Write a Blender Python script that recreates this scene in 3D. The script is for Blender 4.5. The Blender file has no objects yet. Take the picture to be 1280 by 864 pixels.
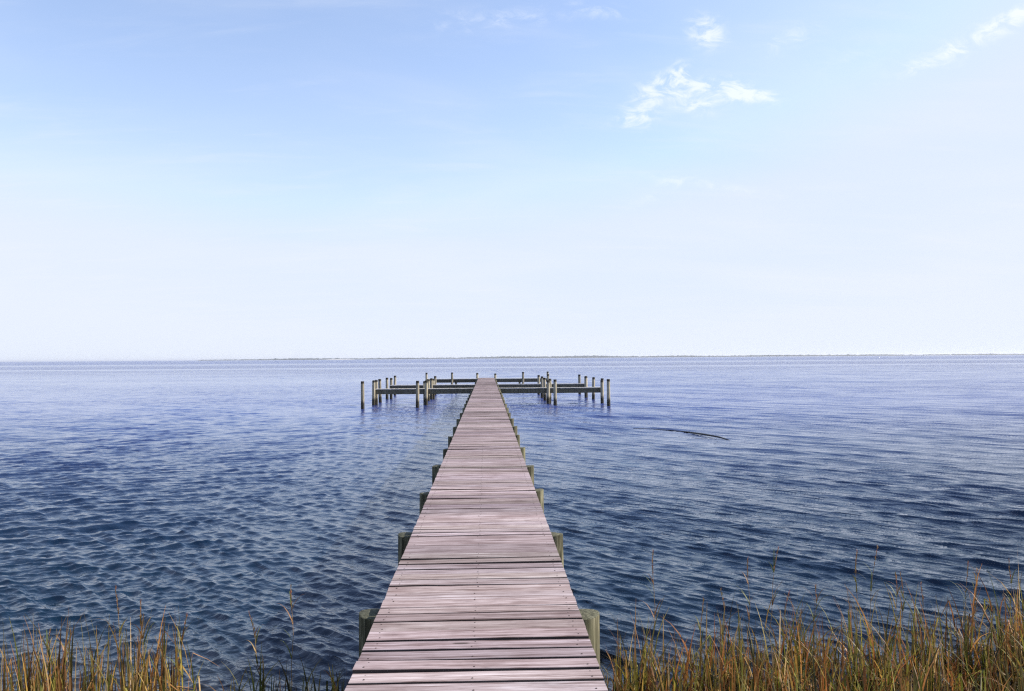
import bpy, math, random
import numpy as np
from mathutils import Vector, Matrix
R = math.radians
random.seed(7); rng = np.random.default_rng(11)
S = bpy.context.scene; C = S.collection
def link(o): C.objects.link(o); return o

# ---------------------------------------------------------------- camera
CAMZ = 2.42
cam = link(bpy.data.objects.new('camera', bpy.data.cameras.new('camera')))
cam.data.sensor_width = 36; cam.data.lens = 28.0; cam.data.clip_start = .05; cam.data.clip_end = 60000
yaw, pitch, roll = R(1.81), R(.892), R(.403)
fw = Vector((math.sin(yaw)*math.cos(pitch), math.cos(yaw)*math.cos(pitch), math.sin(pitch)))
rt = fw.cross(Vector((0, 0, 1))).normalized(); up = rt.cross(fw)
up2 = up*math.cos(roll) + rt*math.sin(roll); rt2 = rt*math.cos(roll) - up*math.sin(roll)
cam.matrix_world = Matrix.Translation((0, 0, CAMZ)) @ Matrix((rt2, up2, -fw)).transposed().to_4x4()
S.camera = cam
S.cycles.use_denoising = False; S.cycles.pixel_filter_type = 'BLACKMAN_HARRIS'; S.cycles.filter_width = 1.25
S.cycles.max_bounces = 6; S.cycles.volume_bounces = 0; S.cycles.sample_clamp_indirect = 4; S.cycles.use_adaptive_sampling = False

# ---------------------------------------------------------------- light, sky, exposure
SUN_EL, SUN_AZ = R(33), R(84)      # azimuth clockwise from +Y (the pier's axis), so the sun stands to the right
EXPO, SKYS, SUNS = 0.82, .135, 5.0
S.view_settings.view_transform = 'Standard'; S.view_settings.look = 'None'
S.view_settings.gamma = 1; S.view_settings.use_curve_mapping = False; S.view_settings.exposure = EXPO
sl = bpy.data.lights.new('sun', 'SUN'); sl.energy = SUNS; sl.angle = R(.5); sl.color = (1, .93, .83)
so = link(bpy.data.objects.new('sun', sl))
sd = Vector((math.sin(SUN_AZ)*math.cos(SUN_EL), math.cos(SUN_AZ)*math.cos(SUN_EL), math.sin(SUN_EL)))
so.rotation_euler = sd.to_track_quat('Z', 'Y').to_euler(); so.location = sd*50

class NT:
    """small helper for building node trees"""
    def __init__(s, tree): s.t = tree; s.n = tree.nodes; s.l = tree.links
    def new(s, typ, **kw):
        n = s.n.new(typ)
        for k, v in kw.items(): setattr(n, k, v)
        return n
    def put(s, sock, v):
        if isinstance(v, bpy.types.NodeSocket): s.l.new(v, sock)
        elif v is not None:
            if hasattr(sock.default_value, '__len__') and isinstance(v, (tuple, list)) and len(sock.default_value) == 4 and len(v) == 3: v = (*v, 1)
            sock.default_value = v
    def m(s, op, a, b=None, c=None, clamp=False):
        n = s.new('ShaderNodeMath', operation=op, use_clamp=clamp)
        for i, v in enumerate((a, b, c)):
            if v is not None: s.put(n.inputs[i], v)
        return n.outputs[0]
    def mix(s, f, a, b, mode='MIX'):
        n = s.new('ShaderNodeMix', data_type='RGBA', blend_type=mode)
        s.put(n.inputs[0], f); s.put(n.inputs[6], a); s.put(n.inputs[7], b)
        return n.outputs[2]
    def mapr(s, v, a, b, c=0., d=1., kind='SMOOTHSTEP'):
        n = s.new('ShaderNodeMapRange', interpolation_type=kind)
        for i, x in enumerate((v, a, b, c, d)): s.put(n.inputs[i], x)
        return n.outputs[0]
    def noise(s, vec, scale, detail=4, rough=.55, dist=0., dim='3D'):
        n = s.new('ShaderNodeTexNoise', noise_dimensions=dim)
        s.put(n.inputs['Vector'], vec); s.put(n.inputs['Scale'], scale); n.inputs['Detail'].default_value = detail
        n.inputs['Roughness'].default_value = rough; n.inputs['Distortion'].default_value = dist
        return n.outputs[0]
    def mapping(s, vec, scale=(1, 1, 1), rot=(0, 0, 0), loc=(0, 0, 0)):
        n = s.new('ShaderNodeMapping'); s.put(n.inputs[0], vec)
        n.inputs[1].default_value = loc; n.inputs[2].default_value = rot; n.inputs[3].default_value = scale
        return n.outputs[0]
    def ramp(s, f, stops):
        n = s.new('ShaderNodeValToRGB'); s.put(n.inputs[0], f); e = n.color_ramp.elements
        while len(e) < len(stops): e.new(.5)
        for q, (p, c) in zip(e, stops): q.position = p; q.color = (*c, 1)
        return n.outputs[0]
    def bump(s, h, strength=.3, dist=.01, normal=None):
        n = s.new('ShaderNodeBump'); s.put(n.inputs['Height'], h); s.put(n.inputs['Strength'], strength)
        s.put(n.inputs['Distance'], dist)
        if normal is not None: s.put(n.inputs['Normal'], normal)
        return n.outputs[0]
    def sep(s, v):
        n = s.new('ShaderNodeSeparateXYZ'); s.put(n.inputs[0], v); return n.outputs
    def comb(s, x, y, z):
        n = s.new('ShaderNodeCombineXYZ')
        for i, v in enumerate((x, y, z)): s.put(n.inputs[i], v)
        return n.outputs[0]

world = bpy.data.worlds.new('World'); S.world = world; world.use_nodes = True
w = NT(world.node_tree); w.n.clear()
sky = w.new('ShaderNodeTexSky', sky_type='NISHITA', sun_disc=False)
sky.sun_elevation = SUN_EL; sky.sun_rotation = SUN_AZ
sky.air_density = 1.0; sky.dust_density = .8; sky.ozone_density = 1.6; sky.altitude = 0
dirv = w.new('ShaderNodeTexCoord').outputs['Generated']
dx, dy, dz = w.sep(dirv)[:3]
yy = w.m('MAXIMUM', dy, .05)
cu = w.m('DIVIDE', dx, yy); cv = w.m('DIVIDE', dz, yy)
front = w.mapr(dy, .2, .5)
# high thin veil: bright towards the horizon, uneven above
elev = w.m('MAXIMUM', dz, 0.)
base_veil = w.m('EXPONENT', w.m('MULTIPLY', elev, -4.6))
pz = w.m('ADD', elev, .12)
px_ = w.m('DIVIDE', dx, pz); py_ = w.m('DIVIDE', dy, pz)
plane = w.comb(px_, py_, 0.)
n1 = w.noise(w.mapping(plane, (.55, .9, 1), (0, 0, R(24))), 1.0, 5, .55, .6)
n2 = w.noise(w.mapping(plane, (1.1, 4.2, 1), (0, 0, R(-18)), (3, 1, 0)), 1.6, 7, .6, .5)
veil = w.m('ADD', w.m('MULTIPLY', base_veil, w.mapr(dy, -.5, .3, .45, .97)), w.m('MULTIPLY', w.mapr(n1, .38, .72), .24))  # unseen sky behind the camera given less veil, to darken the posts' near sides
veil = w.m('ADD', veil, w.m('MULTIPLY', w.mapr(n2, .50, .78), .16))
veil = w.m('ADD', veil, w.m('MULTIPLY', w.mapr(cu, .2, .75), .20))
low = w.m('MULTIPLY', w.mapr(cu, -.15, -.6), w.mapr(cv, .34, .16))
veil = w.m('ADD', veil, w.m('MULTIPLY', low, .22))
veil = w.m('MINIMUM', veil, .97)
K = 1/SKYS
HAZE = tuple(k*K for k in (.472, .508, .585))
clear = w.mix(1., w.mix(1., sky.outputs[0], (1.0, 1.0, 1.08), 'MULTIPLY'), tuple(k*K for k in (.385, .462, .60)), 'DARKEN')
col = w.mix(veil, clear, HAZE)
# small clouds: (u, v) are x/y and z/y of the view direction, then half sizes, tilt, strength
CL = [(.2828,.4139,.024,.022,-25,1.25),(.2400,.3520,.022,.014,40,.9),(.2500,.3655,.010,.010,0,.7),
      (.2100,.3350,.032,.019,20,.95),(.1890,.3020,.030,.015,8,.95),(.2760,.3465,.040,.010,-4,1.15),
      (.2700,.3220,.036,.016,0,.95),(.3380,.3340,.040,.012,-10,1.05),(.3180,.3420,.016,.016,0,.5),
      (.6350,.4120,.100,.012,27,.62),(.7000,.4400,.070,.014,27,.72),(.5950,.3800,.060,.012,18,.5),
      (.3900,.4080,.050,.018,24,.5),(.0350,.4290,.090,.014,6,.45),(.1500,.4400,.060,.012,-10,.4),
      (.4900,.3850,.110,.030,14,.28),(-.0600,.4300,.090,.020,0,.2),(.2100,.2050,.060,.010,28,.42),(.2800,.2180,.120,.008,-8,.4)]
acc = None
for (u, v, a, b, t, s_) in CL:
    ct, st = math.cos(R(t)), math.sin(R(t))
    du = w.m('SUBTRACT', cu, u); dv = w.m('SUBTRACT', cv, v)
    p = w.m('ADD', w.m('MULTIPLY', du, ct/a), w.m('MULTIPLY', dv, st/a))
    q = w.m('ADD', w.m('MULTIPLY', du, -st/b), w.m('MULTIPLY', dv, ct/b))
    d2 = w.m('ADD', w.m('MULTIPLY', p, p), w.m('MULTIPLY', q, q))
    g = w.m('MULTIPLY', w.m('EXPONENT', w.m('MULTIPLY', d2, -.9)), s_)
    acc = g if acc is None else w.m('ADD', acc, g)
uvv = w.comb(cu, cv, 0.)
wisp = w.noise(w.mapping(uvv, (26, 52, 1), (0, 0, R(10))), 1.0, 9, .66, .7)
cl = w.m('MULTIPLY', w.mapr(w.m('MULTIPLY', acc, w.m('ADD', w.m('MULTIPLY', wisp, 4.2), -1.55)), .05, 1.15), front)
col = w.mix(w.m('MULTIPLY', cl, .66), col, tuple(k*K for k in (.60, .62, .66)))
bg = w.new('ShaderNodeBackground'); w.put(bg.inputs[0], col); bg.inputs[1].default_value = SKYS
w.l.new(bg.outputs[0], w.new('ShaderNodeOutputWorld').inputs[0])

# ---------------------------------------------------------------- object helpers
def tag(o, label=None, cat=None, group=None, kind=None):
    for k, v in (('label', label), ('category', cat), ('group', group), ('kind', kind)):
        if v: o[k] = v
    return o
def empty(name, loc, label, cat, group=None):
    o = link(bpy.data.objects.new(name, None)); o.location = loc; o.empty_display_size = .2
    return tag(o, label, cat, group)
def mesh_np(name, V, F, mat, parent=None, smooth=False, cols=None, attr='Col'):
    me = bpy.data.meshes.new(name); V = np.asarray(V, dtype=np.float32); F = np.asarray(F, dtype=np.int32)
    me.vertices.add(len(V)); me.vertices.foreach_set('co', V.ravel())
    k = F.shape[1]; me.loops.add(F.size); me.loops.foreach_set('vertex_index', F.ravel())
    me.polygons.add(len(F)); me.polygons.foreach_set('loop_start', np.arange(0, F.size, k, dtype=np.int32))
    me.polygons.foreach_set('use_smooth', np.full(len(F), smooth)); me.update(calc_edges=True); me.validate()
    if cols is not None:
        a = me.attributes.new(attr, 'FLOAT_COLOR', 'POINT'); a.data.foreach_set('color', np.asarray(cols, dtype=np.float32).ravel())
    me.materials.append(mat); o = link(bpy.data.objects.new(name, me)); o.parent = parent
    return o
class MB:
    """collects shapes with a per-vertex random colour attribute and links them as one mesh"""
    def __init__(s): s.v = []; s.f = []; s.c = []
    def add(s, v, f, c=(.5, .5, .5, 1)):
        n = len(s.v); s.v += [tuple(p) for p in v]; s.f += [tuple(i+n for i in q) for q in f]; s.c += [c]*len(v)
    def prism(s, prof, axis, a, b, org=(0, 0, 0), segs=1, wob=None, c=None):
        """profile (p,q) extruded from a to b along axis 0 (profile in YZ) or 1 (profile in XZ)"""
        c = c or (random.random(), random.random(), random.random(), 1); n = len(prof); v = []
        for k in range(segs+1):
            t = a+(b-a)*k/segs; dz = wob(k/segs) if wob else 0
            for (p, q) in prof:
                P = (t, p, q+dz) if axis == 0 else (p, t, q+dz)
                v.append((P[0]+org[0], P[1]+org[1], P[2]+org[2]))
        f = []
        for k in range(segs):
            for i in range(n):
                j = (i+1) % n; f.append((k*n+i, k*n+j, (k+1)*n+j, (k+1)*n+i))
        f.append(tuple(range(n))[::-1]); f.append(tuple(segs*n+i for i in range(n)))
        if axis == 1: f = [q[::-1] for q in f]
        s.add(v, f, c)
    def pole(s, x, y, z0, z1, r0, r1, n=14, lean=(0, 0), c=None, cap=.02, rings=7):
        c = c or (random.random(), random.random(), random.random(), 1); v = []; f = []
        ph = random.random()*9
        for k in range(rings+2):
            t = min(1, k/rings); z = z0+(z1-z0)*t; r = r0+(r1-r0)*t
            if k == rings: z -= cap*.6
            if k == rings+1: r -= cap
            for i in range(n):
                a = 2*math.pi*i/n; rr = r*(1+.035*math.sin(3*a+ph+z*.8)+.02*math.sin(5*a-ph+z*2))
                zz = z+(.006*math.sin(2*a+ph) if k >= rings else 0)
                v.append((x+lean[0]*t+rr*math.cos(a), y+lean[1]*t+rr*math.sin(a), zz))
        m = rings+2
        for k in range(m-1):
            for i in range(n):
                j = (i+1) % n; f.append((k*n+i, k*n+j, (k+1)*n+j, (k+1)*n+i))
        f.append(tuple((m-1)*n+i for i in range(n))); f.append(tuple(range(n))[::-1])
        s.add(v, f, c)
        for q in range(m*n): s.c[-m*n+q] = (c[0], min(1, (q//n)/rings), c[2], 1)
    def build(s, name, mat, parent=None, smooth=False, loc=None):
        me = bpy.data.meshes.new(name); org = Vector(loc) if loc else Vector((0, 0, 0))
        me.from_pydata([tuple(Vector(p)-org) for p in s.v], [], s.f)
        a = me.attributes.new('Col', 'FLOAT_COLOR', 'POINT'); a.data.foreach_set('color', np.array(s.c, dtype=np.float32).ravel())
        if smooth:
            me.shade_smooth(); me.set_sharp_from_angle(angle=R(40))
        me.materials.append(mat); o = link(bpy.data.objects.new(name, me)); o.parent = parent
        if loc: o.location = loc
        return o
def cham(p0, p1, q0, q1, c=.004):
    return [(p0+c, q0), (p1-c, q0), (p1, q0+c), (p1, q1-c), (p1-c, q1), (p0+c, q1), (p0, q1-c), (p0, q0+c)]

# ---------------------------------------------------------------- materials
def newmat(name):
    m = bpy.data.materials.new(name); m.use_nodes = True; t = NT(m.node_tree); t.n.clear()
    b = t.new('ShaderNodeBsdfPrincipled'); t.l.new(b.outputs[0], t.new('ShaderNodeOutputMaterial').inputs[0])
    return m, t, b
def mat_deck(axis='X'):
    m, t, b = newmat('weathered_deck_wood')
    co = t.new('ShaderNodeTexCoord').outputs['Object']; at = t.new('ShaderNodeAttribute', attribute_name='Col')
    r1, r2, r3 = t.sep(at.outputs['Color'])[:3]
    off = t.comb(t.m('MULTIPLY', r1, 37.), t.m('MULTIPLY', r2, 3.), t.m('MULTIPLY', r3, 11.))
    vec = t.new('ShaderNodeVectorMath', operation='ADD'); t.put(vec.inputs[0], co); t.put(vec.inputs[1], off); vec = vec.outputs[0]
    sc = (1.6, 34, 34) if axis == 'X' else (34, 1.6, 34)
    sf = (5, 170, 60) if axis == 'X' else (170, 5, 60)
    g1 = t.noise(t.mapping(vec, sc), 1., 6, .65, .35)
    g2 = t.noise(t.mapping(vec, sf), 1., 4, .7, .2)
    g3 = t.noise(vec, 3.2, 5, .6)
    g4 = t.noise(t.mapping(vec, (2.5, 7, 3)), 1., 4, .6)
    gg = t.m('ADD', t.m('MULTIPLY', g1, .62), t.m('MULTIPLY', g2, .38))
    base = t.ramp(gg, [(.36, (.05, .032, .028)), (.425, (.165, .115, .113)), (.49, (.27, .207, .213)), (.56, (.36, .292, .306)), (.67, (.53, .46, .495))])
    base = t.mix(t.m('MULTIPLY', t.mapr(g3, .46, .70), .5), base, (.17, .115, .115))           # brown stains
    base = t.mix(t.m('MULTIPLY', t.mapr(g4, .56, .78), .45), base, (.46, .41, .44))              # bleached patches
    tone = t.mapr(r1, 0., 1., .60, 1.22, 'LINEAR')
    base = t.mix(1., base, t.comb(tone, t.m('ADD', tone, t.m('MULTIPLY', t.m('SUBTRACT', r3, .5), .07)), t.m('ADD', t.m('MULTIPLY', r2, .10), t.m('ADD', tone, -.075))), 'MULTIPLY')
    crack = t.mapr(g2, .33, .46, 1., 0.)
    crack = t.m('MULTIPLY', crack, t.mapr(g3, .40, .60))
    base = t.mix(t.m('MULTIPLY', crack, .75), base, (.07, .05, .055))
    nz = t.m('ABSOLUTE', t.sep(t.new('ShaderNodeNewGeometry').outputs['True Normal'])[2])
    base = t.mix(t.mapr(nz, .35, .7, .85, 0.), base, (.018, .014, .011))     # grimy sawn edges, also painted near black to put shade into the gaps
    # knots
    vo = t.new('ShaderNodeTexVoronoi', feature='F1'); kv = t.mapping(vec, (1.7, 6.5, .3) if axis == 'X' else (6.5, 1.7, .3))
    t.put(vo.inputs['Vector'], kv); vo.inputs['Scale'].default_value = 1.
    kn = t.m('MULTIPLY', t.mapr(vo.outputs['Distance'], .03, .085, 1., 0.), t.m('GREATER_THAN', t.sep(vo.outputs['Color'])[0], .5))
    base = t.mix(t.m('MULTIPLY', kn, .75), base, (.10, .065, .07))
    x, y, z = t.sep(co)[:3]
    if axis == 'X':   # the long split knot in one near board
        a = t.m('DIVIDE', t.m('SUBTRACT', x, -.150), .05); c = t.m('DIVIDE', t.m('SUBTRACT', t.m('ADD', y, t.m('MULTIPLY', t.m('SUBTRACT', g3, .5), .03)), 4.330), .014)
        k2 = t.mapr(t.m('ADD', t.m('MULTIPLY', a, a), t.m('MULTIPLY', c, c)), .35, 1.2, 1., 0.)
        base = t.mix(t.m('MULTIPLY', k2, .9), base, (.05, .035, .03))
    t.put(b.inputs['Base Color'], base); b.inputs['Roughness'].default_value = .78
    b.inputs['Specular IOR Level'].default_value = .25
    h = t.m('ADD', t.m('MULTIPLY', g1, .6), t.m('MULTIPLY', g2, .5))
    t.put(b.inputs['Normal'], t.bump(h, .55, .004)); return m
def mat_pole(name, ramp, dark=(.02, .018, .014), tide=.22, endgrain=(.07, .06, .05)):
    m, t, b = newmat(name)
    g = t.new('ShaderNodeNewGeometry'); co = g.outputs['Position']; at = t.new('ShaderNodeAttribute', attribute_name='Col')
    r1 = t.sep(at.outputs['Color'])[0]
    vec = t.new('ShaderNodeVectorMath', operation='ADD'); t.put(vec.inputs[0], co); t.put(vec.inputs[1], t.comb(t.m('MULTIPLY', r1, 19.), 0., t.m('MULTIPLY', r1, 7.))); vec = vec.outputs[0]
    g1 = t.noise(t.mapping(vec, (34, 34, 1.8)), 1., 7, .68, .5); g2 = t.noise(vec, 5., 5, .6)
    base = t.ramp(g1, ramp)
    base = t.mix(t.m('MULTIPLY', t.mapr(g2, .5, .75), .55), base, (.12, .12, .06))
    tone = t.mapr(r1, 0., 1., .75, 1.2, 'LINEAR'); base = t.mix(1., base, t.comb(tone, tone, tone), 'MULTIPLY')
    z = t.sep(co)[2]; zz = t.m('ADD', z, t.m('MULTIPLY', t.m('SUBTRACT', g1, .5), .25))
    base = t.mix(t.mapr(zz, tide-.10, tide+.12, .93, 0.), base, dark)
    if name == 'bleached_mooring_timber':
        hd = t.m('ADD', t.sep(at.outputs['Color'])[1], t.m('MULTIPLY', t.m('SUBTRACT', g2, .5), .04))
        base = t.mix(t.mapr(hd, .95, .975, 0., .92), base, (.018, .016, .013))
    nz = t.sep(g.outputs['True Normal'])[2]
    eg = t.mix(t.mapr(t.noise(vec, 60., 4, .7), .42, .62), tuple(c*.35 for c in endgrain), endgrain)
    base = t.mix(t.m('MULTIPLY', t.mapr(nz, .6, .9), .85), base, eg)
    t.put(b.inputs['Base Color'], base); b.inputs['Roughness'].default_value = .85; b.inputs['Specular IOR Level'].default_value = .2
    t.put(b.inputs['Normal'], t.bump(g1, .7, .008)); return m
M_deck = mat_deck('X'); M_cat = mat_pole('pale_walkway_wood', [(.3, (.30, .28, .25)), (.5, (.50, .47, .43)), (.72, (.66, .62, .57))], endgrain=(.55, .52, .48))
M_pile = mat_pole('weathered_round_timber', [(.34, (.020, .020, .012)), (.48, (.08, .074, .045)), (.60, (.19, .175, .115)), (.75, (.38, .35, .25))], endgrain=(.12, .12, .08))
M_moor = mat_pole('bleached_mooring_timber', [(.3, (.12, .10, .07)), (.5, (.30, .265, .19)), (.72, (.50, .45, .35))], tide=.36, endgrain=(.02, .018, .015))
M_beam = mat_pole('dark_creosoted_beam', [(.3, (.035, .033, .025)), (.5, (.09, .082, .06)), (.75, (.19, .17, .13))], endgrain=(.42, .38, .32))
mm, t, b = newmat('rusted_nail'); b.inputs['Base Color'].default_value = (.035, .02, .016, 1); b.inputs['Roughness'].default_value = .8; M_nail = mm
mm, t, b = newmat('wet_dark_wood'); g = t.noise(t.new('ShaderNodeTexCoord').outputs['Object'], 9., 4)
t.put(b.inputs['Base Color'], t.ramp(g, [(.3, (.012, .01, .009)), (.7, (.05, .04, .03))])); b.inputs['Roughness'].default_value = .55; M_drift = mm

# water --------------------------------------------------------
M_water, t, b = newmat('estuary_water')
pos = t.new('ShaderNodeNewGeometry').outputs['Position']; X, Y, Z = t.sep(pos)[:3]
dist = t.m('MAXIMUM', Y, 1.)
wn = t.noise(t.mapping(pos, (.12, .3, 0)), 1., 3)
shal = t.mapr(t.m('ADD', Y, t.m('MULTIPLY', wn, 2.2)), 6.0, 8.6, 1., 0.)
deepn = t.noise(t.mapping(pos, (.02, .05, 0)), 1., 4)
body = t.mix(deepn, (.030, .052, .190), (.042, .064, .225))
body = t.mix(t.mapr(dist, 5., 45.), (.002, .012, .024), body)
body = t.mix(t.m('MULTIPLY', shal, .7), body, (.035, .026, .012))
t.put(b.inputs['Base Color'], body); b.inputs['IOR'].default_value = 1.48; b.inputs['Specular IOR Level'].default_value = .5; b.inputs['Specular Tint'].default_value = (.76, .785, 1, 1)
crest = (0, 0, R(-30))
def wnoise(sx, sy, rot, seed, det=3, rough=.55, d=.4):
    mp = t.mapping(pos, (1, 1, 0), (0, 0, R(rot)), (seed, seed*.7, 0)); mp = t.mapping(mp, (sx, sy, 1)); return t.noise(mp, 1., det, rough, d)
midd = t.m('MULTIPLY', t.mapr(dist, 15., 60.), t.mapr(dist, 400., 1200., 1., 0.))
h1 = wnoise(6., 15., 38, 3.1, 2, .5); h2 = wnoise(3.4, 11., -6, 9.7, 3, .55); h5 = wnoise(1.0, 6.5, 43, 4.4, 3, .5, .6); h3 = wnoise(.55, 2.4, 14, 5.3, 6, .64); h4 = wnoise(.12, .42, 20, 1.3, 5, .62)
# calm slicks and the sand bar far out: bands across the bay
bn = t.noise(t.mapping(pos, (.004, .004, 0)), 1., 4, .6)
yb = t.m('MULTIPLY', Y, t.m('ADD', 1., t.m('MULTIPLY', t.m('SUBTRACT', bn, .5), .10)))
def band(c, wd):
    return t.m('EXPONENT', t.m('MULTIPLY', t.m('POWER', t.m('DIVIDE', t.m('SUBTRACT', yb, c), wd), 2.), -1.))
calm = t.m('ADD', t.m('MULTIPLY', band(207., 16.), .7), t.m('MULTIPLY', band(400., 80.), .7), clamp=True)
gust = wnoise(.03, .09, 10, 2.2, 4, .55); gf = t.mapr(gust, .35, .68, .62, 1.3)
live = t.m('MULTIPLY', t.m('SUBTRACT', 1., calm), gf)
hh = t.m('ADD', t.m('ADD', t.m('ADD', t.m('MULTIPLY', h1, t.mapr(dist, 12., 32., .011, 0.)), t.m('MULTIPLY', h2, t.m('MULTIPLY', t.mapr(dist, 18., 60., .015, 0.), t.mapr(X, -4., 4., 1., .35)))), t.m('MULTIPLY', h5, t.m('MULTIPLY', t.mapr(dist, 30., 90., .042, 0.), t.mapr(X, -2., 4., .25, 1.)))), t.m('MULTIPLY', h3, t.m('MULTIPLY', midd, .09)))
hh = t.m('ADD', hh, t.m('MULTIPLY', h4, t.mapr(dist, 60., 260., 0., 2.2)))
t.put(b.inputs['Normal'], t.bump(hh, t.m('MULTIPLY', live, 1.0), 1.0))
t.put(b.inputs['Roughness'], t.m('MULTIPLY', t.mapr(dist, 10., 400., .02, .16, 'LINEAR'), t.m('SUBTRACT', 1., t.m('MULTIPLY', calm, .85))))

# grass --------------------------------------------------------
def mat_leaf(name, trans=.35):
    m = bpy.data.materials.new(name); m.use_nodes = True; t = NT(m.node_tree); t.n.clear()
    at = t.new('ShaderNodeAttribute', attribute_name='Col').outputs['Color']
    nz = t.noise(t.new('ShaderNodeNewGeometry').outputs['Position'], 22., 3)
    c = t.mix(1., at, t.ramp(nz, [(.3, (.7, .7, .7)), (.7, (1.25, 1.25, 1.25))]), 'MULTIPLY')
    p = t.new('ShaderNodeBsdfPrincipled'); t.put(p.inputs['Base Color'], c); p.inputs['Roughness'].default_value = .55; p.inputs['Specular IOR Level'].default_value = .3
    tr = t.new('ShaderNodeBsdfTranslucent'); t.put(tr.inputs[0], c); mx = t.new('ShaderNodeMixShader'); mx.inputs[0].default_value = trans
    t.l.new(p.outputs[0], mx.inputs[1]); t.l.new(tr.outputs[0], mx.inputs[2]); t.l.new(mx.outputs[0], t.new('ShaderNodeOutputMaterial').inputs[0]); return m
M_grass = mat_leaf('marsh_grass_blade'); M_reed = mat_leaf('reed_leaf', .2)
mm, t, b = newmat('wet_marsh_mud'); g = t.noise(t.new('ShaderNodeTexCoord').outputs['Object'], 3., 6)
t.put(b.inputs['Base Color'], t.ramp(g, [(.3, (.02, .016, .01)), (.7, (.06, .048, .03))])); b.inputs['Roughness'].default_value = .7
t.put(b.inputs['Normal'], t.bump(g, .6, .05)); M_mud = mm
mm, t, b = newmat('pale_sand'); b.inputs['Base Color'].default_value = (.55, .50, .42, 1); b.inputs['Roughness'].default_value = .9; M_sand = mm
mm, t, b = newmat('far_woodland'); g = t.noise(t.new('ShaderNodeTexCoord').outputs['Object'], .05, 5)
t.put(b.inputs['Base Color'], t.ramp(g, [(.3, (.03, .042, .045)), (.7, (.06, .075, .07))])); b.inputs['Roughness'].default_value = .9; M_wood = mm

# ---------------------------------------------------------------- ground
def ground():
    ys = np.concatenate([np.linspace(-60, -3, 20), np.linspace(-2, 12, 60), np.geomspace(13, 25000, 40)])
    xs = np.concatenate([-np.geomspace(25000, 9, 30), np.linspace(-8, 8, 70), np.geomspace(9, 25000, 30)])
    gx, gy = np.meshgrid(xs, ys)
    z = np.interp(gy, [-60, -3, 0, 3.4, 4.9, 8, 30, 200, 25000], [1.6, 1.0, .62, .25, .0, -.35, -1.4, -4, -8])
    z = z + .04*np.sin(gx*1.7+gy)*np.exp(-np.abs(gy)/30)+.03*np.sin(gx*3.9-gy*2.3)*np.exp(-np.abs(gy)/30)
    V = np.stack([gx, gy, z], -1).reshape(-1, 3); n = len(xs); i = np.arange(len(ys)-1)[:, None]*n+np.arange(n-1)[None]
    F = np.stack([i, i+1, i+n+1, i+n], -1).reshape(-1, 4)
    tag(mesh_np('ground', V, F, M_mud, smooth=True), kind='structure')
ground()
def water():
    ys = [3.2]
    while ys[-1] < 320: ys.append(ys[-1]+max(.018, ys[-1]*.0030))
    ys = np.array(ys+list(np.geomspace(330, 24000, 70)))
    s = np.linspace(-1, 1, 1200)
    gy = np.repeat(ys[:, None], len(s), 1); gx = s[None]*(gy*.86+3.6)
    step = np.maximum(np.maximum(.018, gy*.0030), (gy*.86+3.6)*2/1200)
    gx = gx.astype(np.float32); gy = gy.astype(np.float32)
    H = np.zeros_like(gx); DX = np.zeros_like(gx); DY = np.zeros_like(gx)
    near = int(np.searchsorted(ys, 330))
    A = slice(0, near); x = gx[A]; y = gy[A]; st = step[A]
    # slowly varying gustiness
    gus = np.ones_like(x)
    for k in range(9):
        L = rng.uniform(4, 22); a = rng.uniform(0, 2*math.pi); gus += .085*np.sin((x*math.cos(a)+y*math.sin(a)*.6)*2*math.pi/L+rng.uniform(0, 6))
    gus = np.clip(gus, .35, 1.7)
    wB = np.clip((-x-.5)/6, .07, .9); wA = 1.05-wB*.72
    N = 260
    for k in range(N):
        L = .070*(1.25/.070)**(rng.uniform(0, 1)**1.5); kk = 2*math.pi/L; sysB = k % 2
        th = (math.atan2(-.93, .22)+rng.normal(0, .30 if L < .3 else .17)) if sysB else (math.atan2(-.74, -.67)+rng.normal(0, .22 if L < .2 else .12 if L < .8 else .08))
        slope = float(np.interp(L, [.07, .11, .2, .35, .6, 1.3], [.034, .040, .030, .022, .012, .006]))*rng.uniform(.5, 1.5)*(1.6 if sysB else 1.5); am = slope/kk
        wgt = np.clip((L/st-2.4)/2.2, 0, 1)*(gus if L < 1 else 1)*(wB if sysB else wA)
        ph = kk*(x*math.cos(th)+y*math.sin(th))+rng.uniform(0, 2*math.pi)+.5*np.sin(x*.9+k)+.5*np.sin(y*.7+k*1.7)
        sn = np.sin(ph)*wgt; cs = np.cos(ph)*wgt
        H[A] += am*cs; DX[A] -= .9*am*math.cos(th)*sn; DY[A] -= .9*am*math.sin(th)*sn
    for k in range(10):      # a low chop running in towards the bank
        L = rng.uniform(.95, 1.9); kk = 2*math.pi/L; th = math.atan2(-.76, -.65)+rng.normal(0, .07); am = .026/kk
        wgt = np.clip((L/st-2.4)/2.2, 0, 1)*np.clip(.7+x/9, .25, 1)*gus
        ph = kk*(x*math.cos(th)+y*math.sin(th))+rng.uniform(0, 6.28)+.5*np.sin(x*.5+k)
        H[A] += am*np.cos(ph)*wgt; DX[A] -= am*math.cos(th)*np.sin(ph)*wgt; DY[A] -= am*math.sin(th)*np.sin(ph)*wgt
    fade = np.clip((330-gy)/120, 0, 1)
    V = np.stack([gx+DX*fade, gy+DY*fade, H*fade], -1).reshape(-1, 3)
    n = len(s); i = np.arange(len(ys)-1)[:, None]*n+np.arange(n-1)[None]
    F = np.stack([i, i+1, i+n+1, i+n], -1).reshape(-1, 4)
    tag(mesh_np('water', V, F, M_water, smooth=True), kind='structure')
water()

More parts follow.
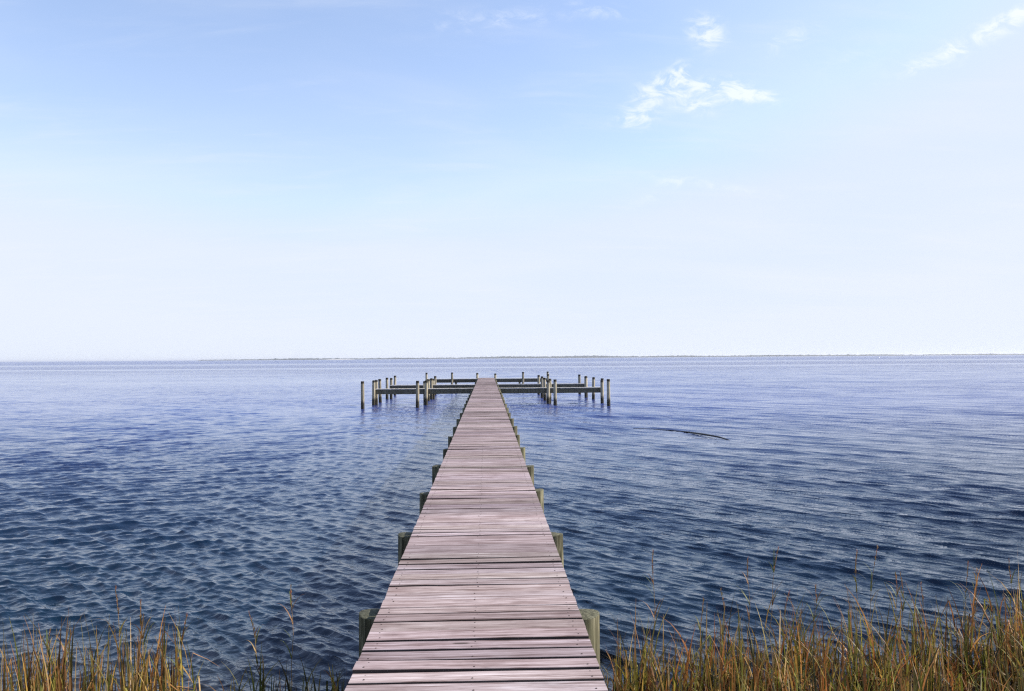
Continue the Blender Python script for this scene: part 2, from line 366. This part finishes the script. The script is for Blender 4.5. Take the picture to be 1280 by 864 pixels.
# ---------------------------------------------------------------- far shore
def far_shore():
    xs = np.arange(-1420, 5200, 5.); Y0 = 4000
    def prof(x):
        t = np.clip((x+1420)/500, 0, 1)
        h = 3.5+3.0*t+1.6*np.sin(x/210.)+1.2*np.sin(x/77.+1)
        h = h*np.interp(x, [-1420, -700, 200, 900, 1500, 2200, 5200], [.45, .75, 1.15, 1.25, .8, .8, .9])
        return np.clip(h, 1.2, None)
    rows = [(0, 0.), (3, .75), (18, 1.0), (45, .95), (80, .4)]
    V = []; H = prof(xs); off = 60*np.sin(xs/600.)
    for (dy, f) in rows:
        n = rng.normal(0, 1, len(xs)); n = n+np.roll(n, 1)
        V.append(np.stack([xs+rng.uniform(-2, 2, len(xs)), Y0+off+dy+6, .6+np.maximum(0, H*f+(n*.9 if f else 0))], -1))
    V = np.array(V).reshape(-1, 3); n = len(xs); i = np.arange(len(rows)-1)[:, None]*n+np.arange(n-1)[None]
    F = np.stack([i, i+1, i+n+1, i+n], -1).reshape(-1, 4)
    tag(mesh_np('distant_wood', V, F, M_wood), 'low blue grey line of trees along the far shore on the horizon', 'woodland', kind='stuff')
    M_shore = M_sand.copy(); M_shore.name = 'dull_shore'; M_shore.node_tree.nodes['Principled BSDF'].inputs[0].default_value = (.16, .15, .13, 1)
    g = []
    for (dy, z) in ((-14, -.3), (-2, .5), (4, .7), (130, .7), (140, -.3)): g.append(np.stack([xs, Y0+off+dy, np.full(len(xs), z)], -1))
    V = np.array(g).reshape(-1, 3); i = np.arange(4)[:, None]*n+np.arange(n-1)[None]
    F = np.stack([i, i+1, i+n+1, i+n], -1).reshape(-1, 4)
    tag(mesh_np('far_shore', V, F, M_shore), kind='structure')
    # bright sand spit
    xs = np.linspace(-790, -640, 30); V = []
    for (dy, f) in ((-60, -.3), (-40, 1.), (-20, 1.8), (0, 2.0)): V.append(np.stack([xs, 3900+dy+0*xs, f*np.sin(np.linspace(0, math.pi, 30))**.5-.05], -1))
    V = np.array(V).reshape(-1, 3); n = 30; i = np.arange(3)[:, None]*n+np.arange(n-1)[None]
    F = np.stack([i, i+1, i+n+1, i+n], -1).reshape(-1, 4)
    tag(mesh_np('sand_spit', V, F, M_sand), kind='structure')
far_shore()

# ---------------------------------------------------------------- the pier
PX, DZ, HW = -.059, CAMZ-1.535, .61      # pier centre, deck top, half width
END = 62.0
def pier():
    p = empty('wooden_pier', (PX, -1.5, 0), 'long straight weathered grey plank pier running out over the water', 'pier')
    L = Vector((PX, -1.5, 0))
    deck = MB(); nails = MB()
    ys = [864+k for k in ()]
    seams = [1527/(y-447.5) for y in (847.9, 833.8, 820.3, 807, 796, 784.6, 773.3, 763.5, 755, 746, 737.3, 729.5, 721.9, 714.6, 708.2, 702, 696, 689.5, 678.8, 668.4)]
    back = []; y = seams[0]
    while y > -1.5: y -= random.choice((.137, .140, .142)); back.append(y)
    seams = back[::-1]+seams; y = seams[-1]
    while y < END:
        y += random.choice((.139, .141, .143, .145, .16, .19)); seams.append(y)
    wide = [13.95, 14.8, 15.7, 16.9, 9.75, 21.6, 27.5, 20.]
    tints = {}
    drift = .5
    for k in range(len(seams)-1):
        a, b = seams[k], seams[k+1]
        gap = random.choice((.010, .012, .014, .018)); 
        if any(a <= q < b for q in wide): gap = .035
        if a > 9 and random.random() < .13: gap = random.uniform(.026, .04)
        drift = min(1, max(0, .6*drift+.4*random.random()+random.uniform(-.25, .25)))
        zt = random.uniform(-.004, .004); tilt = random.uniform(-.004, .004)
        x0 = -HW+random.uniform(-.002, .003); x1 = HW+random.uniform(-.003, .002)
        bw = random.uniform(-.004, .004); ph = random.uniform(0, 6)
        prof = cham(a+gap/2, b-gap/2, DZ-.038, DZ, .0025)
        prof = [(q, r+zt+tilt*(1 if q > (a+b)/2 else -1)) for q, r in prof]
        deck.prism(prof, 0, PX+x0, PX+x1, segs=8 if a < 20 else 2, wob=lambda s, bw=bw, ph=ph: bw*math.sin(3.1*s+ph), c=(drift, random.random(), random.random(), 1))
        if a < 14:
            for xx in (-.55, -.02, .545):
                for q in (a+.035, b-.035):
                    n = 7; cx = PX+xx+random.uniform(-.012, .012); cy = q+random.uniform(-.006, .006); r = .0045
                    z = DZ+zt+tilt*(1 if q > (a+b)/2 else -1)+bw*math.sin(3.1*((cx-PX-x0)/(x1-x0))+ph)+.0012
                    v = [(cx+r*math.cos(6.283*i/n), cy+r*math.sin(6.283*i/n), z) for i in range(n)]+[(cx+r*math.cos(6.283*i/n), cy+r*math.sin(6.283*i/n), z-.004) for i in range(n)]
                    nails.add(v, [tuple(range(n))]+[(i+n, (i+1) % n+n, (i+1) % n, i) for i in range(n)])
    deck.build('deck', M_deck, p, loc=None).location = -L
    o = nails.build('nail_heads', M_nail, p); o.location = -L; o['kind'] = 'stuff'
    for xx in (-.5, 0., .5):
        m = MB(); m.prism(cham(PX+xx-.019, PX+xx+.019, DZ-.236, DZ-.042), 1, -1.5, END-.02); m.build('stringer', M_beam, p).location = -L
    y = 4.98-2*2.27
    while y < END:
        for s in (-1, 1):
            m = MB(); dx, dy = random.uniform(-.012, .012), random.uniform(-.05, .05)
            m.pole(PX+s*(.640+dx), y+dy, -1.6, DZ-.044-random.uniform(0, .02), .112, .098+random.uniform(-.008, .008), n=20, cap=.006)
            m.build('piling', M_pile, p, smooth=True).location = -L
        m = MB(); m.prism(cham(y-.158, y-.112, DZ-.44, DZ-.24), 0, PX-.67, PX+.69); m.build('cap_beam', M_beam, p).location = -L
        y += 2.27
    # the two tall pilings at the outer end
    for s in (-1, 1):
        m = MB(); m.pole(PX+s*.70, END-.1, -1.6, 1.22+.05*(s < 0), .10, .085); m.build('piling', M_moor, p, smooth=True).location = -L
pier()

def catwalk(x0, x1, yc, piles, label, short=None, z=DZ-.04, hw=.27):
    """a narrow boat-slip walkway between x0 and x1 with pilings as (x, y, top)"""
    p = empty('finger_pier', (x0, yc, 0), label, 'walkway', 'narrow boat slip walkways at the pier head'); L = Vector((x0, yc, 0))
    lo, hi = min(x0, x1), max(x0, x1)
    m = MB(); x = lo
    while x < hi-.05:
        e = min(hi, x+.142); zt = random.uniform(-.003, .003)
        m.prism(cham(x+.004, e-.004, z-.036+zt, z+zt), 1, yc-hw+random.uniform(-.01, .01), yc+hw+random.uniform(-.01, .01)); x += .142
    m.build('deck', M_cat, p).location = -L
    for s in (-1, 1):
        m = MB(); m.prism(cham(yc+s*(hw-.04)-.019, yc+s*(hw-.04)+.019, z-.275, z-.039), 0, lo, hi, segs=6, wob=lambda t: -.01*math.sin(math.pi*t)); m.build('stringer', M_beam, p).location = -L
    for (x, y, top) in piles:
        m = MB(); m.pole(x, y, -1.6, top, .095, .078, lean=(random.uniform(-.04, .04), random.uniform(-.04, .04)), cap=.018); m.build('piling', M_moor, p, smooth=True).location = -L
    return p
catwalk(-.68, -5.86, 42.05, [(-5.93, 41.68, 1.30), (-5.87, 42.44, 1.30), (-3.20, 41.68, 1.28), (-3.28, 42.44, 1.22)], 'nearer narrow plank walkway reaching left from the pier head')
catwalk(-.68, -5.80, 47.85, [(-5.92, 47.45, 1.30), (-5.80, 48.25, 1.26), (-3.30, 47.45, 1.24), (-3.22, 48.30, 1.20)], 'second narrow plank walkway reaching left, behind the nearer one')
catwalk(.56, 6.02, 41.9, [(6.02, 41.50, 1.22), (6.12, 42.30, 1.30), (3.16, 41.50, 1.24), (3.30, 42.30, 1.30)], 'nearer narrow plank walkway reaching right from the pier head')
catwalk(.56, 6.02, 48.05, [(5.93, 47.65, 1.28), (6.07, 48.45, 1.28), (3.26, 47.65, 1.30)], 'second narrow plank walkway reaching right, behind the nearer one')
catwalk(-.68, -4.55, 61.3, [(-4.62, 60.9, 1.34), (-2.70, 60.9, 1.34), (-2.36, 61.0, .62)], 'farthest plank walkway left of the pier end, above a short cut off piling', hw=.3)
catwalk(.56, 4.62, 61.3, [(4.66, 60.9, 1.36), (2.73, 60.9, 1.34), (2.52, 61.0, .62)], 'farthest plank walkway right of the pier end, above a short cut off piling', hw=.3)
MOOR = [(-6.00, 38.7, 1.34, 'leftmost mooring piling, tall and alone in front of the left walkways'),
        (-5.88, 44.3, 1.30, 'mooring piling between the outer ends of the two left walkways'),
        (-6.12, 53.0, 1.30, 'small far mooring piling behind the outer end of the left walkways'),
        (-3.45, 39.5, 1.32, 'tall mooring piling in front of the middle of the nearer left walkway'),
        (-3.33, 45.6, 1.24, 'mooring piling between the two left walkways, halfway along them'),
        (-3.42, 52.5, 1.26, 'mooring piling halfway out, between the second and farthest left walkways'),
        (6.00, 39.2, 1.34, 'rightmost mooring piling, tall and alone in front of the right walkways'),
        (6.07, 45.6, 1.28, 'mooring piling between the outer ends of the two right walkways'),
        (6.08, 52.1, 1.30, 'small far mooring piling behind the outer end of the right walkways'),
        (3.43, 40.1, 1.32, 'tall mooring piling in front of the middle of the nearer right walkway'),
        (3.32, 45.3, 1.28, 'mooring piling between the two right walkways, halfway along them'),
        (3.38, 52.3, 1.28, 'mooring piling halfway out, between the second and farthest right walkways'),
        (4.10, 54.2, 1.30, 'slim far mooring piling just before the farthest right walkway end')]
for (x, y, top, lab) in MOOR:
    m = MB(); m.pole(x, y, -1.6, top, .098, .080, lean=(random.uniform(-.06, .06), random.uniform(-.05, .05)), cap=.02)
    tag(m.build('mooring_piling', M_moor, smooth=True, loc=(x, y, 0)), lab, 'piling', 'free standing mooring pilings at the pier head')

# floating branch
def driftwood():
    pts = [(5.0, 27.2, -.02, .008), (5.5, 26.6, .004, .010), (5.95, 26.0, .010, .014), (6.35, 25.0, .035, .024), (6.6, 24.2, .045, .028), (6.83, 23.4, .040, .025), (6.95, 22.9, .012, .016), (7.02, 22.6, -.03, .012)]
    v = []; f = []; n = 8
    for (x, y, z, r) in pts:
        for i in range(n):
            a = 6.283*i/n; v.append((x+r*math.cos(a), y+r*.3*math.cos(a), z+r*math.sin(a)))
    for k in range(len(pts)-1):
        for i in range(n): f.append((k*n+i, k*n+(i+1) % n, (k+1)*n+(i+1) % n, (k+1)*n+i))
    f += [tuple(range(n))[::-1], tuple((len(pts)-1)*n+i for i in range(n))]
    m = MB(); m.add(v, f)
    tag(m.build('floating_branch', M_drift, smooth=True, loc=(6.4, 24.8, 0)), 'thin dark curved branch floating low in the open water right of the pier', 'driftwood')
driftwood()

# ---------------------------------------------------------------- marsh grass
PAL = np.array([(.12, .145, .014), (.25, .22, .030), (.055, .085, .012), (.38, .225, .045), (.40, .19, .055), (.30, .105, .028), (.60, .42, .20), (.16, .055, .014), (.02, .035, .010)])
def gz(x, y): return np.interp(y, [0, 3.4, 4.9, 8, 30], [.62, .25, .0, -.35, -1.4])
def blades(base, h, wid, lean, az, colid, kink, segs=6):
    """numpy strips: one row of each array per blade"""
    n = len(h); t = np.linspace(0, 1, segs+1)[None]
    a = lean[:, None]*t**1.8                                 # angle from the vertical
    a = a+np.where(t > kink[:, None], np.minimum(2.2, 1.9), 0)*(kink < 1)[:, None]
    ds = h[:, None]/segs
    rr = np.concatenate([np.zeros((n, 1)), np.cumsum(np.sin(a[:, 1:])*ds, 1)], 1)
    zz = np.concatenate([np.zeros((n, 1)), np.cumsum(np.cos(a[:, 1:])*ds, 1)], 1)
    cx = base[:, 0:1]+rr*np.cos(az)[:, None]; cy = base[:, 1:2]+rr*np.sin(az)[:, None]; cz = base[:, 2:3]+zz
    wa = az+math.pi/2+rng.normal(0, .6, n); wv = wid[:, None]*(1-t**1.6*.92)*.5
    tw = wa[:, None]+t*rng.normal(0, .5, n)[:, None]
    Lp = np.stack([cx+wv*np.cos(tw), cy+wv*np.sin(tw), cz], -1); Rp = np.stack([cx-wv*np.cos(tw), cy-wv*np.sin(tw), cz], -1)
    V = np.stack([Lp, Rp], 2).reshape(n, -1, 3)
    k = np.arange(segs)*2; f = np.stack([k, k+1, k+3, k+2], -1)
    F = (f[None]+(np.arange(n)*(segs+1)*2)[:, None, None]).reshape(-1, 4)
    c = PAL[colid]*.86*rng.uniform(.35, 1.75, (n, 1)); tip = np.array([.30, .19, .08])
    cc = c[:, None]*(1-t[..., None]*.45)+tip*t[..., None]*.45*rng.uniform(.3, 1.2, (n, 1))[:, None]
    cc = np.repeat(cc[:, :, None], 2, 2).reshape(-1, 3); cc = np.concatenate([cc, np.ones((len(cc), 1))], 1)
    return V.reshape(-1, 3), F, cc
def grass(name, label, P, hmean, pal, dens_w=.0155, leanm=.6, kf=.28, hs=.18):
    P = np.array(P); n = len(P)
    h = hmean*np.clip(rng.normal(1, hs, n), .35, 1.6); z = gz(P[:, 0], P[:, 1])
    h = h+np.maximum(0, -z); base = np.stack([P[:, 0], P[:, 1], z], -1)
    w_ = rng.uniform(.6, 1.5, n)*dens_w; lean = np.abs(rng.normal(0, leanm, n))+.05; az = rng.uniform(0, 2*math.pi, n)
    col = rng.choice(len(PAL), n, p=pal); kink = np.where(rng.random(n) < kf, rng.uniform(.45, .85, n), 2.)
    V, F, c = blades(base, h, w_, lean, az, col, kink)
    return tag(mesh_np(name, V, F, M_grass, cols=c), label, 'grass', kind='stuff')
def norm(p): p = np.array(p, float); return p/p.sum()
# right bank: dense near the shore, tufts thinning out into the water
Pts = []
def edge_r(x): return 5.50+.20*np.clip(x-.7, 0, 6)+.22*math.sin(x*3.1)+.15*math.sin(x*7.7+1)
for _ in range(4600):
    x = rng.uniform(.72, 6.6); e = edge_r(x); y = 3.3+(e-3.3)*rng.random()**.75
    keep = 1 if x > 1.15 else .45
    if rng.random() < keep and (math.sin(x*5.3+1)*math.sin(y*4.7+x)+rng.normal(0, .4)) > -.28: Pts.append((x, y))
for _ in range(130):
    cx = rng.uniform(.85, 6.6); e = edge_r(cx); cy = e-abs(rng.normal(0, .55))+.15
    for k in range(rng.integers(8, 26)): Pts.append((cx+rng.normal(0, .055), cy+rng.normal(0, .055)))
for _ in range(60):
    cx = rng.uniform(1.2, 6.8); cy = edge_r(cx)+rng.uniform(0, 1.0)
    for k in range(rng.integers(1, 6)): Pts.append((cx+rng.normal(0, .05), cy+rng.normal(0, .05)))
grass('marsh_grass', 'dense green and rust brown marsh grass filling the bank right of the pier', Pts, .42, norm([3.2, 3.0, 2.6, 2.0, 1.6, 2.6, .9, 2.6, 2.8]), hs=.42)
Pts = []
for _ in range(4200):
    x = rng.uniform(.8, 6.8); y = 3.4+(edge_r(x)+.1-3.4)*rng.random()**.6
    if math.sin(x*4.1+2)*math.sin(y*5.3+x)+rng.normal(0, .4) > -.2: Pts.append((x, y))
grass('marsh_grass', 'low tangled and broken rusty blades at the foot of the right bank grass', Pts, .25, norm([2, 2, 1.6, 3, 2.6, 3.4, 1.2, 2, 1]), leanm=1.0, kf=.35, hs=.35, dens_w=.014)
# left bank: lit straw tufts away from the pier
Pts = []
for (cx, cy, n) in [(-3.55, 5.3, 12), (-3.42, 5.4, 18), (-3.25, 5.25, 14), (-3.05, 5.35, 20), (-2.93, 5.2, 60), (-2.86, 5.4, 50), (-2.72, 5.15, 40), (-2.62, 5.35, 34), (-2.5, 5.2, 34), (-2.38, 5.45, 26), (-2.28, 5.25, 44), (-2.18, 5.4, 44), (-2.08, 5.2, 34), (-2.0, 5.35, 18), (-2.2, 4.9, 60), (-2.6, 4.8, 70), (-3.0, 4.8, 60), (-3.8, 5.2, 30), (-4.3, 5.3, 40)]:
    for k in range(n): Pts.append((cx+rng.normal(0, .05), cy+rng.normal(0, .07)))
for _ in range(380): Pts.append((rng.uniform(-5, -1.9), rng.uniform(3.2, 5.0)))
for _ in range(60): Pts.append((rng.uniform(-3.9, -1.95), rng.uniform(4.9, 5.35)))
grass('marsh_grass', 'sparse straw coloured marsh grass tufts at the water edge on the far left', Pts, .50, norm([2.4, 2.4, 2, 2.4, 2.2, 1.8, 1.6, 2, 2]), hs=.36, leanm=.26)
Pts = []
for (cx, cy, n) in [(-1.78, 5.5, 14), (-1.62, 5.7, 16), (-1.5, 5.4, 12), (-1.35, 5.6, 18), (-1.18, 5.5, 18), (-1.05, 5.7, 14), (-.92, 5.4, 14), (-1.7, 5.1, 20), (-1.2, 5.1, 24)]:
    for k in range(n): Pts.append((cx+rng.normal(0, .07), cy+rng.normal(0, .09)))
for _ in range(350): Pts.append((rng.uniform(-1.9, -.75), rng.uniform(3.2, 4.9)))
grass('marsh_grass', 'thin dark green marsh grass in the shade left of the pier', Pts, .30, norm([3, 1, 4, .3, .2, .6, .3, 1, 4]), hs=.30)

# tall single reeds
def reed(x, y, top, lab, lean=0., col=(.30, .20, .09), head=True, leaves=5, ln=.24):
    z0 = float(gz(x, y)); H = top-z0
    p = empty('reed', (x, y, z0), lab, 'reed', 'tall reeds standing above the marsh grass')
    m = MB(); n = 5; v = []; f = []; K = 7
    ax = random.uniform(-.03, .03)
    def c(t): return (lean*t**1.5*H+.010*math.sin(9*t+x*7), ax*t*H+.01*math.sin(7*t+y), H*t)
    for k in range(K+1):
        t = k/K; q = c(t); r = .0032*(1-.6*t)
        for i in range(n): v.append((q[0]+r*math.cos(6.283*i/n), q[1]+r*math.sin(6.283*i/n), q[2]))
    for k in range(K):
        for i in range(n): f.append((k*n+i, k*n+(i+1) % n, (k+1)*n+(i+1) % n, (k+1)*n+i))
    m.add(v, f, (*col, 1)); m.build('stem', M_reed, p)
    if head:
        m = MB()
        for k in range(34):
            t = 1-.20*random.random()/max(H, .4)*.9; q = c(t); a = random.uniform(0, 6.283); l = random.uniform(.015, .04); r = random.uniform(.002, .009)
            d = (math.cos(a)*r, math.sin(a)*r); w_ = .0022
            m.add([(q[0]-w_, q[1], q[2]), (q[0]+w_, q[1], q[2]), (q[0]+d[0]+w_, q[1]+d[1], q[2]+l*.7), (q[0]+d[0], q[1]+d[1], q[2]+l)], [(0, 1, 2, 3)], (*[u*random.uniform(.7, 1.4) for u in (.33, .19, .10)], 1))
        m.build('seed_head', M_reed, p)
    for k in range(leaves):
        t = random.uniform(.35, .85); q = c(t); a = random.uniform(0, 6.283); m = MB(); v = []; l = ln*random.uniform(.6, 1.2)
        for j in range(6):
            s = j/5; rr = l*(.35*s+.25*s*s); zz = l*(.9*s-.35*s*s*s); w_ = .0065*(1-s)+.0004
            cx, cy = q[0]+rr*math.cos(a), q[1]+rr*math.sin(a); sx, sy = -math.sin(a)*w_, math.cos(a)*w_
            v += [(cx+sx, cy+sy, q[2]+zz), (cx-sx, cy-sy, q[2]+zz)]
        g = random.choice([(.14, .13, .03), (.09, .11, .025), (.26, .17, .06), (.20, .10, .04)])
        m.add(v, [(2*j, 2*j+1, 2*j+3, 2*j+2) for j in range(5)], (*g, 1)); m.build('leaf', M_reed, p)
def at(px, py, y):     # x and height of something seen at photo pixel (px, py) at distance y
    d = rt2*((px-640)/995.6)+up2*(-(py-432)/995.6)+fw; k = y/d.y
    return d.x*k, CAMZ+d.z*k
REEDS = [
 (143, 737, 5.6, -.05, 'tallest straw reed on the left, leaning left above its tuft'),
 (178, 752, 5.5, .00, 'thin upright reed just right of the tallest straw reed on the left'),
 (231, 772, 5.4, .05, 'straw reed at the right end of the lit left tufts'),
 (62, 790, 5.6, .00, 'brown reed standing at the water edge near the left corner'),
 (86, 788, 5.4, .02, 'short rust brown reed left of the dense left tuft'),
 (312, 767, 6.0, -.14, 'kinked pale reed standing alone in dark water left of the pier'),
 (365, 733, 6.0, .00, 'tall lone reed with a pale tip nearest the pier on its left'),
 (817, 690, 6.4, .01, 'tall thin reed nearest the pier on its right'),
 (878, 750, 6.2, .03, 'rust brown reed with a drooping tip right of the nearest tall one'),
 (902, 738, 6.6, -.04, 'short pale reed in the gap before the two tall thin reeds'),
 (937, 700, 6.8, .02, 'left one of two tall thin reeds over open water'),
 (972, 688, 6.9, .10, 'right one of two tall thin reeds, leaning right'),
 (1070, 690, 7.0, .02, 'very tall pinkish reed beside a leaning one right of centre'),
 (1098, 684, 7.2, .12, 'leaning very tall reed just right of the pinkish one'),
 (1118, 716, 7.0, -.02, 'reed with stubby green leaves between two very tall groups'),
 (1128, 718, 7.2, .00, 'bare reed paired with the one with stubby green leaves'),
 (1152, 730, 7.0, .03, 'medium rusty reed in the middle of the right bank'),
 (1210, 705, 7.3, .06, 'tall leafy green reed in the right bank outer row'),
 (1220, 712, 7.2, .02, 'golden reed growing against the tall leafy green one'),
 (1262, 700, 7.2, .02, 'tall reed standing nearest the right edge of the view'),
 (1020, 735, 6.8, .05, 'bushy green topped reed left of the very tall pinkish reed'),
 (985, 742, 6.6, .12, 'green leaning reed right of the two tall thin reeds'),
]
for (px, py, y, ln, lab) in REEDS:
    x, top = at(px, py, y); H = top-float(gz(x, y)); reed(x-ln*H, y, top, lab, ln)

# ---------------------------------------------------------------- haze
mh = bpy.data.materials.new('sea_air'); mh.use_nodes = True; t = NT(mh.node_tree); t.n.clear()
pv = t.new('ShaderNodeVolumePrincipled'); pv.inputs['Color'].default_value = (.86, .90, 1, 1); pv.inputs['Density'].default_value = .00011; pv.inputs['Anisotropy'].default_value = .2
t.l.new(pv.outputs[0], t.new('ShaderNodeOutputMaterial').inputs[1])
hb = MB(); hb.add([(x, y, z) for z in (-10., 17.) for y in (-300., 25500.) for x in (-26000., 26000.)], [(0, 2, 3, 1), (4, 5, 7, 6), (0, 1, 5, 4), (2, 6, 7, 3), (0, 4, 6, 2), (1, 3, 7, 5)])
tag(hb.build('haze', mh), 'thin pale sea haze over the whole bay, softening the far shore', 'haze', kind='stuff')
